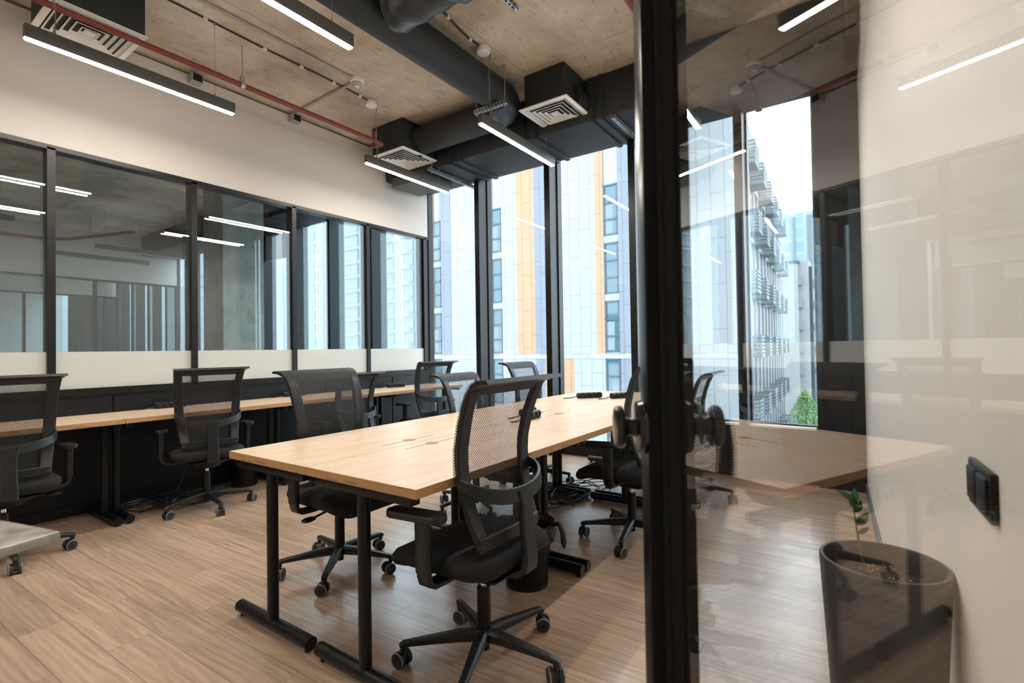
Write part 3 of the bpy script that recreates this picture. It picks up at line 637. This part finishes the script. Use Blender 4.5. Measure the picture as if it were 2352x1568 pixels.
    lg = MB(); lg.sweep([(.02, 0, .104), (.10, 0, .104), (.20, 0, .097), (.28, 0, .091), (.305, 0, .088), (.318, 0, .080)], [(.023, .024), (.021, .021), (.017, .015), (.0145, .011), (.0145, .011), (.012, .010)], side=(0, 1, 0))
    lg.tube([(.305, 0, .062), (.305, 0, .09)], .012, 10); CM['base_leg'] = lg.mesh('base_leg', M['plastic'])
    cs = MB(); cs.tube([(0, 0, .05), (0, 0, .068)], .008, 8); cs.tube([(.012, -.010, .034), (.012, .010, .034)], .021, 14); cs.box((-.004, -.007, .032), (.012, .007, .056)); CM['caster'] = cs.mesh('caster', M['tyre'])
    for sgn, nm in ((1, 'wheel_a'), (-1, 'wheel_b')):
        wh = MB(); R = .0305
        prof = [(.010, .0095), (R*.93, .0095), (R, .012), (R, .0235), (R*.96, .027), (R*.90, .0285), (R*.82, .0295), (.004, .031)]
        for i in range(len(prof)-1):
            (r0, a0), (r1, a1) = prof[i], prof[i+1]
            mk = lambda r, a_: [(.012+r*math.cos(2*PI*j/24), sgn*a_, R+r*math.sin(2*PI*j/24)) for j in range(24)]
            wh.loft([mk(r0, a0), mk(r1, a1)], 1 if i in (3, 4) else 0, False)
        CM[nm] = wh.mesh('wheel', [M['tyre'], M['tread']])
chair_meshes()
def chair(x, y, head, top, phase, lab, seed):
    """head: direction the seat faces, degrees anticlockwise from +X"""
    rnd = random.Random(seed); dz = top-1.10
    t = thing('office_chair', lab, 'chair', (x, y, 0), math.radians(head-90), 'mesh back office chairs')
    U = (0, 0, dz)
    for k in ('backrest_frame', 'backrest_net', 'seat', 'mechanism', 'tension_knob', 'lever'): link(k, CM[k], t, U)
    br = link('lumbar_brace', CM['lumbar_brace'], t, U); link('spine', CM['spine'], br)
    for sfx in ('', '_m'):
        a = link('armrest', CM['armrest'+sfx], t, (0, .03, dz)); link('arm_pad', CM['arm_pad'+sfx], a)
    g = link('gas_lift', CM['gas_lift'], t); p = link('piston', CM['piston'], g, U); p['label'] = 'chrome piston'
    link('base_hub', CM['base_hub'], t)
    for k in range(5):
        a = math.radians(phase+72*k-(head-90))
        link('base_leg', CM['base_leg'], t, (0, 0, 0), a)
        c = link('caster', CM['caster'], t, (.305*math.cos(a), .305*math.sin(a), 0), rnd.uniform(0, 2*PI))
        link('wheel', CM['wheel_a'], c); link('wheel', CM['wheel_b'], c)
    return t
chair(-1.215, 1.53, 180, 1.10, 5, 'mesh back office chair nearest the camera, its back to the door', 1)
chair(-2.395, 1.74, 2, 1.10, 22, 'mesh back office chair facing the camera across the long table, nearest its near corner', 2)
chair(-4.15, .71, 176, 1.095, -1, 'mesh back office chair cut by the left edge at the wall desk', 3)
chair(-4.21, 1.85, 168, 1.095, -7, 'mesh back office chair at the wall desk, turned away, between the window frames', 4)
chair(-4.14, 3.15, 180, .995, 30, 'low mesh back office chair mostly hidden behind the chair facing the camera', 5)
chair(-4.02, 4.12, 168, 1.08, 12, 'mesh back office chair at the wall desk nearest the windows', 6)
chair(-2.40, 2.95, 4, 1.02, 40, 'lower mesh back office chair across the table with only its top in view', 7)
chair(-2.44, 3.86, 2, 1.08, 15, 'mesh back office chair across the table closest to the windows', 8)
chair(-1.20, 3.02, 180, 1.10, -80, 'mesh back office chair half hidden by the door post', 9)
chair(-1.13, 4.10, 182, 1.00, 2, 'mesh back office chair seen edge on through the glass door', 10)
# ================================================================ SMALL THINGS
def strip(x, y, rz, lab, n=4, z=.75):
    t = thing('power_strip', lab, 'power strip', (x, y, z), rz, 'power strips on the desks')
    ln = .052*n+.03; b_ = MB(); rings = []
    b_.sweep([(-ln/2, 0, .026), (-ln/2+.008, 0, .026), (ln/2-.008, 0, .026), (ln/2, 0, .026)], [(.018, .018), (.024, .024), (.024, .024), (.018, .018)], side=(0, 1, 0))
    obj('strip_body', b_, M['arm'], t)
    for i in range(n):
        cx_ = -ln/2+.04+.052*i; s = MB()
        rr = [[(cx_+r*math.cos(2*PI*j/20), -d, .026+r*math.sin(2*PI*j/20)) for j in range(20)] for r, d in ((.0235, .020), (.0235, .030), (.020, .030), (.018, .0235), (.001, .0235))]
        s.loft(rr); obj('socket', s, M['plastic'], t)
    obj('cord', MB().tube([(-ln/2, 0, .02), (-ln/2-.03, .0, .012), (-ln/2-.07, .015, .005), (-ln/2-.12, .03, .004)], .004, 8), M['cable'], t)
    return t
strip(-4.73, 4.27, math.radians(75), 'black four socket power strip on the corner wall desk')
strip(-4.80, 1.83, math.radians(88), 'black power strip on the wall desk behind a chair back')
strip(-4.79, 2.95, math.radians(88), 'black power strip on the wall desk seen through the chair facing the camera')
strip(-2.01, 4.10, math.radians(50), 'black power strip lying flat at the far end of the long table')
strip(-1.77, 4.20, math.radians(65), 'black power strip beside the half hidden chair back', 3)
strip(-1.745, 2.72, math.radians(95), 'black power strip behind the nearest chair back', 3)
strip(-1.86, 2.85, math.radians(95), 'grey lit power strip next to the table grommet behind the nearest chair', 3)
def bin_(x, y, lab, bag):
    t = thing('waste_bin', lab, 'bin', (x, y, 0), 0, 'wire mesh waste bins')
    R0, R1, h_ = .105, .135, .30
    obj('mesh_wall', MB().lathe([(R0, .012), (R1, h_)], n=40, cap=False), M['bin'], t)
    obj('rim', MB().lathe([(R1-.004, h_-.006), (R1+.005, h_-.006), (R1+.005, h_+.006), (R1-.004, h_+.006)], n=40, cap=False), M['black'], t)
    obj('bottom', MB().lathe([(R0-.02, 0), (R0+.004, 0), (R0+.004, .025), (R0-.003, .025), (R0-.01, .008)], n=40), M['black'], t)
    bg_ = MB(); rings = []
    for k, (r, z) in enumerate(((R0-.012, .02), (R0, .12), (R1-.012, .28), (R1-.002, h_+.012), (R1+.010, h_+.010), (R1+.012, h_-.03), (R1+.013, h_-.065))):
        rings.append([((r+.005*math.sin(5*a+k)+.004*math.sin(11*a-k*2))*math.cos(a), (r+.005*math.sin(5*a+k))*math.sin(a), z+(.012*math.sin(3*a+k) if k > 3 else 0)) for a in [2*PI*j/40 for j in range(40)]])
    bg_.loft(rings, 0, False); obj('bin_bag', bg_, M['bag'], t)
    if bag:
        obj('bag_knot', MB().tube([(R1*.9, .04, h_+.01), (R1+.03, .05, h_+.015), (R1+.05, .05, h_-.02), (R1+.055, .052, h_-.07), (R1+.06, .05, h_-.10)], [.008, .014, .012, .016, .006], 10), M['bag'], t)
bin_(-1.43, 2.16, 'wire mesh waste bin with knotted black bag under the long table', True)
bin_(-4.64, 2.36, 'wire mesh waste bin under the wall desk', False)
def tangle(name, cx_, cy_, n, r, lab, seed, sq=.6):
    rnd = random.Random(seed)
    for k in range(n):
        pts = []; a = rnd.uniform(0, 6.28); ox, oy = rnd.uniform(-.12, .12), rnd.uniform(-.2, .2)
        for i in range(46):
            a += rnd.uniform(.15, .6); rr = r*(.35+.65*abs(math.sin(i*.23+k)))
            pts.append((ox+rr*math.cos(a)*sq, oy+rr*math.sin(a), .006+.045*abs(math.sin(i*.31+k*1.7))*(1-.4*(i > 38))))
        sm = []
        for i in range(len(pts)-1):
            p0, p1, p2, p3 = [Vector(pts[max(0, min(len(pts)-1, i+q))]) for q in (-1, 0, 1, 2)]
            for s_ in (0, .33, .66):
                sm.append(.5*((2*p1)+(p2-p0)*s_+(2*p0-5*p1+4*p2-p3)*s_*s_+(3*p1-p0-3*p2+p3)*s_**3))
        sm = [(p.x, p.y, max(.005, p.z)) for p in sm]
        tag(obj('cable', MB().tube(sm, .0042, 6), M['cable'], None, (cx_, cy_, 0)), lab, 'cable', name)
tangle('cables tangled under the long table', -1.95, 3.62, 6, .30, 'black cable coiled in the tangle on the floor under the long table', 3)
tangle('cables tangled under the wall desk', -4.55, 1.72, 5, .26, 'black cable coiled in the tangle on the floor under the wall desk', 5)
for pts, lab in (([(-1.72, 2.46, .70), (-1.70, 2.48, .4), (-1.68, 2.52, .12), (-1.72, 2.65, .02), (-1.85, 2.95, .006), (-1.95, 3.3, .006)], 'black cable hanging down a long table leg to the tangle'),
                 ([(-4.60, 1.95, .70), (-4.58, 1.92, .45), (-4.56, 1.80, .15), (-4.56, 1.72, .02), (-4.5, 1.5, .006)], 'black cable hanging behind the chair at the wall desk'),
                 ([(-4.62, 3.55, .70), (-4.63, 3.52, .5), (-4.60, 3.56, .25), (-4.64, 3.5, .03), (-4.6, 3.3, .006)], 'black cable hanging under the corner wall desk')):
    tag(obj('cable', MB().tube(pts, .0042, 8), M['cable']), lab, 'cable')
# light switch on the right wall
ang = math.atan(KR)
t = thing('light_switch', 'black double rocker light switch on the cream wall', 'switch', (wr(1.145)-.0005, 1.145, .953), ang)
obj('switch_plate', bx((-.010, -.076, -.040), (0, .076, .040), .003), M['black'], t)
for y in (-.034, .034): obj('rocker', bx((-.015, y-.029, -.029), (-.009, y+.029, .029), .003), M['arm'], t)
# planter
t = thing('potted_plant', 'tall dark planter with one small green sprout between door and wall', 'plant', (.032, 1.44, 0))
P = MB(); R = .125; H_ = .70
P.lathe([(.088, 0), (.092, .004), (.100, .20), (.113, .48), (R, H_-.004), (R-.002, H_), (R-.008, H_), (R-.010, H_-.004), (R-.016, H_-.12)], n=56, cap=False); P.lathe([(.001, .003), (.09, .003)], n=56, cap=False)
obj('pot', P, M['pot'], t)
S = MB(); rings = []
for r in (.002, .03, .06, .085, .112): rings.append([(r*math.cos(a), r*math.sin(a), H_-.052+.006*math.sin(7*a+r*90)+.004*math.cos(3*a)) for a in [2*PI*j/40 for j in range(40)]])
S.loft(rings, 0, False); obj('soil', S, M['soil'], t)
st = [(-.030, .02, H_-.06), (-.040, .02, H_+.0), (-.047, .022, H_+.05), (-.052, .022, H_+.10), (-.056, .022, H_+.125)]
obj('stem', MB().tube(st, [.0028, .0026, .0022, .0018, .0015], 8), M['stem'], t)
def leaf(p, dirv, ln, wd, sd):
    d = Vector(dirv).normalized(); s_ = d.cross(Vector(sd)).normalized(); n_ = s_.cross(d); g = []
    for i in range(9):
        u = i/8; w_ = wd*math.sin(PI*min(1, u*.96+.02))**.8*(1-.25*u); c = Vector(p)+d*ln*u-n_*ln*.18*u*u
        g.append([c-s_*w_+n_*w_*.3, c-s_*w_*.5+n_*w_*.08, c, c+s_*w_*.5+n_*w_*.08, c+s_*w_+n_*w_*.3])
    obj('leaf', MB().loft(g, 0, False, False), M['leaf'], t)
for z, dr, ln, wd in ((.045, (.9, .2, .6), .030, .007), (.065, (.75, -.2, 1.), .042, .012), (.095, (.4, -.5, .9), .038, .011), (.105, (-.2, -.6, 1.1), .040, .012), (.118, (.15, .3, 1.), .034, .011), (.122, (-1., -.1, .75), .040, .008)):
    k = min(4, int(z/.035)); leaf((-.045-.08*(z-.03), .021, H_+z), dr, ln, wd, (.5, -.9, .3))
# stone topped stand close to the camera
t = thing('side_stand', 'blurred pale stone topped stand at the left edge', 'table', (-.99, .19, 0), math.radians(14))
obj('stone_top', bx((-.46, -.33, .920), (.0, .045, .935), .004), M['stone'], t)
obj('stand_column', MB().tube([(-.36, -.24, .012), (-.36, -.24, .920)], .03, 16), M['black'], t); obj('stand_foot', MB().lathe([(.14, 0), (.14, .01), (.03, .018)], (-.36, -.24, 0)), M['black'], t)
# ================================================================ OUTSIDE
GZ = -9.5
struct(obj('ground', bx((-320, YW+3, GZ-.4), (160, 420, GZ)), M['ground']), 'grey street and yards below the windows', 'ground')
# tall neighbour with striped cladding: front faces the room, flank runs away along the street
FY = 22.0
bl = thing('apartment_building', 'white clad apartment block with orange and blue grey strips outside the windows', 'building', (0, FY, 0))
ZR = 11.65
obj('core', bx((-21.4, .08, GZ), (-5.15, 21.5, ZR-.1)), M['pale'], bl)
def strips(z0, z1, seq):
    for x0, x1, m in seq:
        nm = {'w': 'white_cladding', 'o': 'orange_cladding', 'b': 'blue_cladding'}[m]
        obj(nm, bx((x0, -.02, z0), (x1, .10, z1)), {'w': M['pw'], 'o': M['po'], 'b': M['pb']}[m], bl)
UP = [(-21.4, -20.95, 'o'), (-20.45, -19.52, 'b'), (-19.52, -16.53, 'w'), (-15.96, -14.905, 'w'), (-14.905, -13.784, 'o'), (-13.784, -12.6, 'b'), (-12.6, -10.33, 'w'), (-10.33, -9.9, 'o'), (-9.16, -6.9, 'b'), (-6.9, -4.05, 'w')]
LO = [(-21.4, -20.95, 'w'), (-20.45, -16.53, 'w'), (-15.96, -13.79, 'w'), (-13.79, -13.21, 'b'), (-13.21, -11.55, 'o'), (-11.55, -9.9, 'w'), (-9.14, -8.65, 'b'), (-8.65, -4.05, 'w')]
strips(.92, ZR, UP); strips(GZ, .69, LO)
obj('string_course', bx((-21.45, -.05, .69), (-4.03, .12, .92)), M['wband'], bl)
obj('parapet', bx((-21.45, -.06, ZR), (-4.0, .3, ZR+.15)), M['pale'], bl)
wf = MB(); W, Hh = .72, 2.42
wf.box((-W/2, 0, 0), (-W/2+.07, .1, Hh)).box((W/2-.07, 0, 0), (W/2, .1, Hh)).box((-W/2, 0, 0), (W/2, .1, .07)).box((-W/2, 0, Hh-.07), (W/2, .1, Hh)).box((-W/2, 0, Hh*.63), (W/2, .1, Hh*.63+.08)).box((-W/2, .0, Hh*.30), (W/2, .1, Hh*.30+.07))
WFM = wf.mesh('window', M['fdark'], 0); PNM = bx((-W/2+.06, .06, .06), (W/2-.06, .07, Hh-.06)).mesh('pane', M['pane'], 0)
cu = MB(); n = 14
cu.loft([[(-.20+.4*i/n, .045+.012*math.sin(i*2.4), .1), (-.20+.4*i/n+.02, .045+.012*math.sin(i*2.4+.5), Hh*.6)] for i in range(n+1)], 0, False, False); CUM = cu.mesh('curtain', M['curtain'])
SPM = bx((-W/2, .02, -.33), (W/2, .10, 0)).mesh('spandrel', M['pw'], 0)
zt_ = [.69-2.75*3, .69-2.75*2, .69-2.75, .69, 3.40, 6.16, 8.92, 11.6]
for cx_ in (-20.70, -16.245, -9.53):
    for k, z in enumerate(zt_):
        if z-Hh < GZ or (k == 7): continue
        wo = link('window', WFM, bl, (cx_, -.02, z-Hh)); link('pane', PNM, wo); wo2 = link('spandrel', SPM, bl, (cx_, -.02, z-Hh))
        if k in (2, 3, 4, 6): link('curtain', CUM, wo, (.12*(1 if k % 2 else -1), 0, 0))
# flank along the street (runs slightly askew)
fl = link('street_flank', None, bl, (-4.03, 0, 0), KR)
def fp(nm, lo, hi, m): return obj(nm, bx(lo, hi), m, fl)
FL = 21.3
fp('glazing', (-.5, .05, GZ), (-.02, FL, ZR-.02), M['side']); fp('corner_pier', (-.5, -.0, GZ), (.02, .55, ZR), M['pw']); fp('cornice', (-.5, 0, ZR-1.5), (.03, FL, ZR+.1), M['pale'])
pi_ = MB(); sl = MB(); og = MB(); bc = MB(); dk = MB()
for y in [.55+1.62*i for i in range(14)]:
    pi_.box((-.3, y, GZ), (.02, y+.36, ZR)); dk.box((-.24, y+.6, GZ), (-.012, y+1.1, ZR-1.5))
    if int(y*10) % 3 == 0: og.box((-.26, y+.36, GZ), (-.005, y+.62, .7))
for k in range(-4, 5):
    z = .69+2.75*k
    if z > GZ+.3 and z < ZR-1.5: sl.box((-.3, .3, z), (.04, FL, z+.22))
obj('pilasters', pi_, M['pale'], fl, smooth=0); obj('floor_bands', sl, M['pale'], fl, smooth=0); obj('dark_glazing', dk, M['fdark'], fl, smooth=0); obj('orange_panels', og, M['po'], fl, smooth=0)
for i, y in enumerate([1.0+3.24*i for i in range(7)]):
    for k in range(-3, 4):
        z = .69+2.75*k; bo = MB(); yy = y+(.0 if k % 2 else .9)
        if yy > FL-1.3: continue
        for q in range(6): bo.box((.02, yy, z+.05+.16*q), (.62, yy+.03, z+.15+.16*q)).box((.59, yy, z+.05+.16*q), (.62, yy+1.3, z+.15+.16*q)).box((.02, yy+1.27, z+.05+.16*q), (.62, yy+1.3, z+.15+.16*q))
        bo.box((0, yy, z-.02), (.62, yy+1.3, z+.03)); bo.box((.60, yy, z), (.63, yy+.03, z+1.0)).box((.60, yy+1.27, z), (.63, yy+1.3, z+1.0))
        obj('balcony', bo, M['bal'], fl, smooth=0)
# far apartment block seen through the next room
far = thing('apartment_building', 'distant apartment block with stacked windows seen through the partition glass', 'building', (0, 65, 0))
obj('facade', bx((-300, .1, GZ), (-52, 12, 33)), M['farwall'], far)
cols = [(-104.5, 1.8), (-99.6, 4.6), (-90.5, 1.5), (-84.8, 4.3), (-77.2, 1.9), (-73.6, 2.6), (-68.2, 2.4)]
wm = {}
for c, wd in cols:
    f_ = MB(); hh = 2.1
    f_.box((-wd/2, -.05, 0), (wd/2, .12, hh)); 
    g_ = MB(); nb = max(2, int(wd/.9))
    for i in range(nb): g_.box((-wd/2+wd*i/nb+.09, -.08, .12), (-wd/2+wd*(i+1)/nb-.09, -.04, hh*.6)).box((-wd/2+wd*i/nb+.09, -.08, hh*.68), (-wd/2+wd*(i+1)/nb-.09, -.04, hh-.1))
    fm_ = f_.mesh('window', M['fdark'], 0); gm_ = g_.mesh('pane', M['farpane'], 0)
    for k in range(14):
        wo = link('window', fm_, far, (c, 0, GZ+3.2+2.9*k)); link('pane', gm_, wo)
for x0, x1, z0, z1 in ((-79.3, -77.9, 22, 33), (-72.1, -70.4, 22, 33), (-88.5, -87.2, GZ, 20), (-70.0, -69.6, GZ, 21), (-97, -96.4, 5, 24), (-76.0, -75.2, GZ, 21)):
    obj('orange_cladding', bx((x0, -.06, z0), (x1, .1, z1)), M['po'], far)
for x0, x1, z0, z1 in ((-75.5, -74.9, 20, 33), (-106, -105.3, GZ, 33), (-81.9, -80.6, GZ, 33)): obj('blue_cladding', bx((x0, -.07, z0), (x1, .1, z1)), M['pb'], far)
bd = MB()
for k in range(14): bd.box((-87, -.9, GZ+2.3+2.9*k), (-82.8, 0, GZ+2.5+2.9*k)).box((-74.6, -.9, GZ+2.3+2.9*k), (-72.4, 0, GZ+2.5+2.9*k))
obj('balcony_slabs', bd, M['bal'], far, smooth=0)
for k in range(14):
    obj('balcony', bx((-69.8, -1.0, GZ+2.5+2.9*k), (-67.6, -.1, GZ+3.5+2.9*k)), M['bal'], far)
# stuff further along the facade, seen in slivers
f_ = MB().box((-1.9, -.05, 0), (1.9, .12, 2.1)); fm_ = f_.mesh('window', M['fdark'], 0); gm_ = MB().box((-1.7, -.08, .15), (-.1, -.04, 1.9)).box((.1, -.08, .15), (1.7, -.04, 1.9)).mesh('pane', M['farpane'], 0)
for x in (-118, -126, -134, -150, -166, -182, -200):
    for k in range(4, 11): wo = link('window', fm_, far, (x, 0, GZ+3.2+2.9*k)); link('pane', gm_, wo)
obj('red_cladding', bx((-146, -.06, GZ), (-140, .1, 33)), M['brick'], far)
t = thing('apartment_building', 'pale low block with small balconies beyond the street corner', 'building', (0, 70, 0))
obj('front_wall', bx((-7.6, 0, GZ), (-6.05, 14, 11.2)), M['pale'], t); obj('rear_wing', bx((-6.05, .8, GZ), (-4.95, 30, 11.6)), M['pale'], t); obj('flank_glazing', bx((-4.95, 1.2, GZ), (-4.6, 30, 10.8)), M['side'], t)
obj('roof_edge', bx((-7.7, -.1, 11.2), (-5.9, 14, 11.5)), M['fdark'], t)
for k in range(7):
    obj('balcony', bx((-6.05, .1, GZ+1.5+2.75*k), (-5.65, .8, GZ+2.5+2.75*k)), M['bal'], t); obj('balcony', bx((-4.6, 3, GZ+1.5+2.75*k), (-4.0, 9, GZ+2.4+2.75*k)), M['bal'], t)
t = thing('apartment_tower', 'pale blue tower block far behind the low block', 'building', (0, 120, 0))
obj('tower_body', bx((-16, 0, GZ), (4, 18, 29)), M['tower'], t); obj('tower_wing', bx((-4, -3, GZ), (-1, 0, 27)), M['tower'], t)
for x in (-11.5, -8.4): obj('loggia', bx((x, -.3, GZ), (x+.9, 0, 28)), M['bal'], t)
# tree by the street corner
t = thing('tree', 'leafy green tree at the street corner below the narrow window bay', 'tree', (-3.65, 46.0, GZ))
obj('trunk', MB().tube([(0, 0, 0), (.05, 0, 2), (0, .1, 4), (.1, 0, 6)], [.16, .13, .10, .04], 10).tube([(0, .1, 3), (.6, .2, 4.6)], [.06, .02], 8).tube([(0, .1, 3.3), (-.6, 0, 5)], [.06, .02], 8), M['bark'], t)
lv = MB(); rnd = random.Random(4)
for i in range(4200):
    u = rnd.random(); z = 2.1+4.9*u; rad = 1.55*math.sin(PI*min(1, .12+.86*u))**.75*(1.12-.55*u)
    a = rnd.uniform(0, 2*PI); r = rad*rnd.random()**.4; c = Vector((r*math.cos(a)+.4*(1-u)*math.sin(a*3), r*math.sin(a), z+rnd.uniform(-.15, .15)))
    d = Vector((rnd.uniform(-1, 1), rnd.uniform(-1, 1), rnd.uniform(-.8, .6))).normalized(); s_ = d.orthogonal().normalized(); ln = rnd.uniform(.12, .22)
    lv.add([c-d*ln*.5, c+s_*ln*.28, c+d*ln*.5, c-s_*ln*.28], [(0, 1, 2, 3)])
obj('foliage', lv, M['leaves'], t, smooth=0)
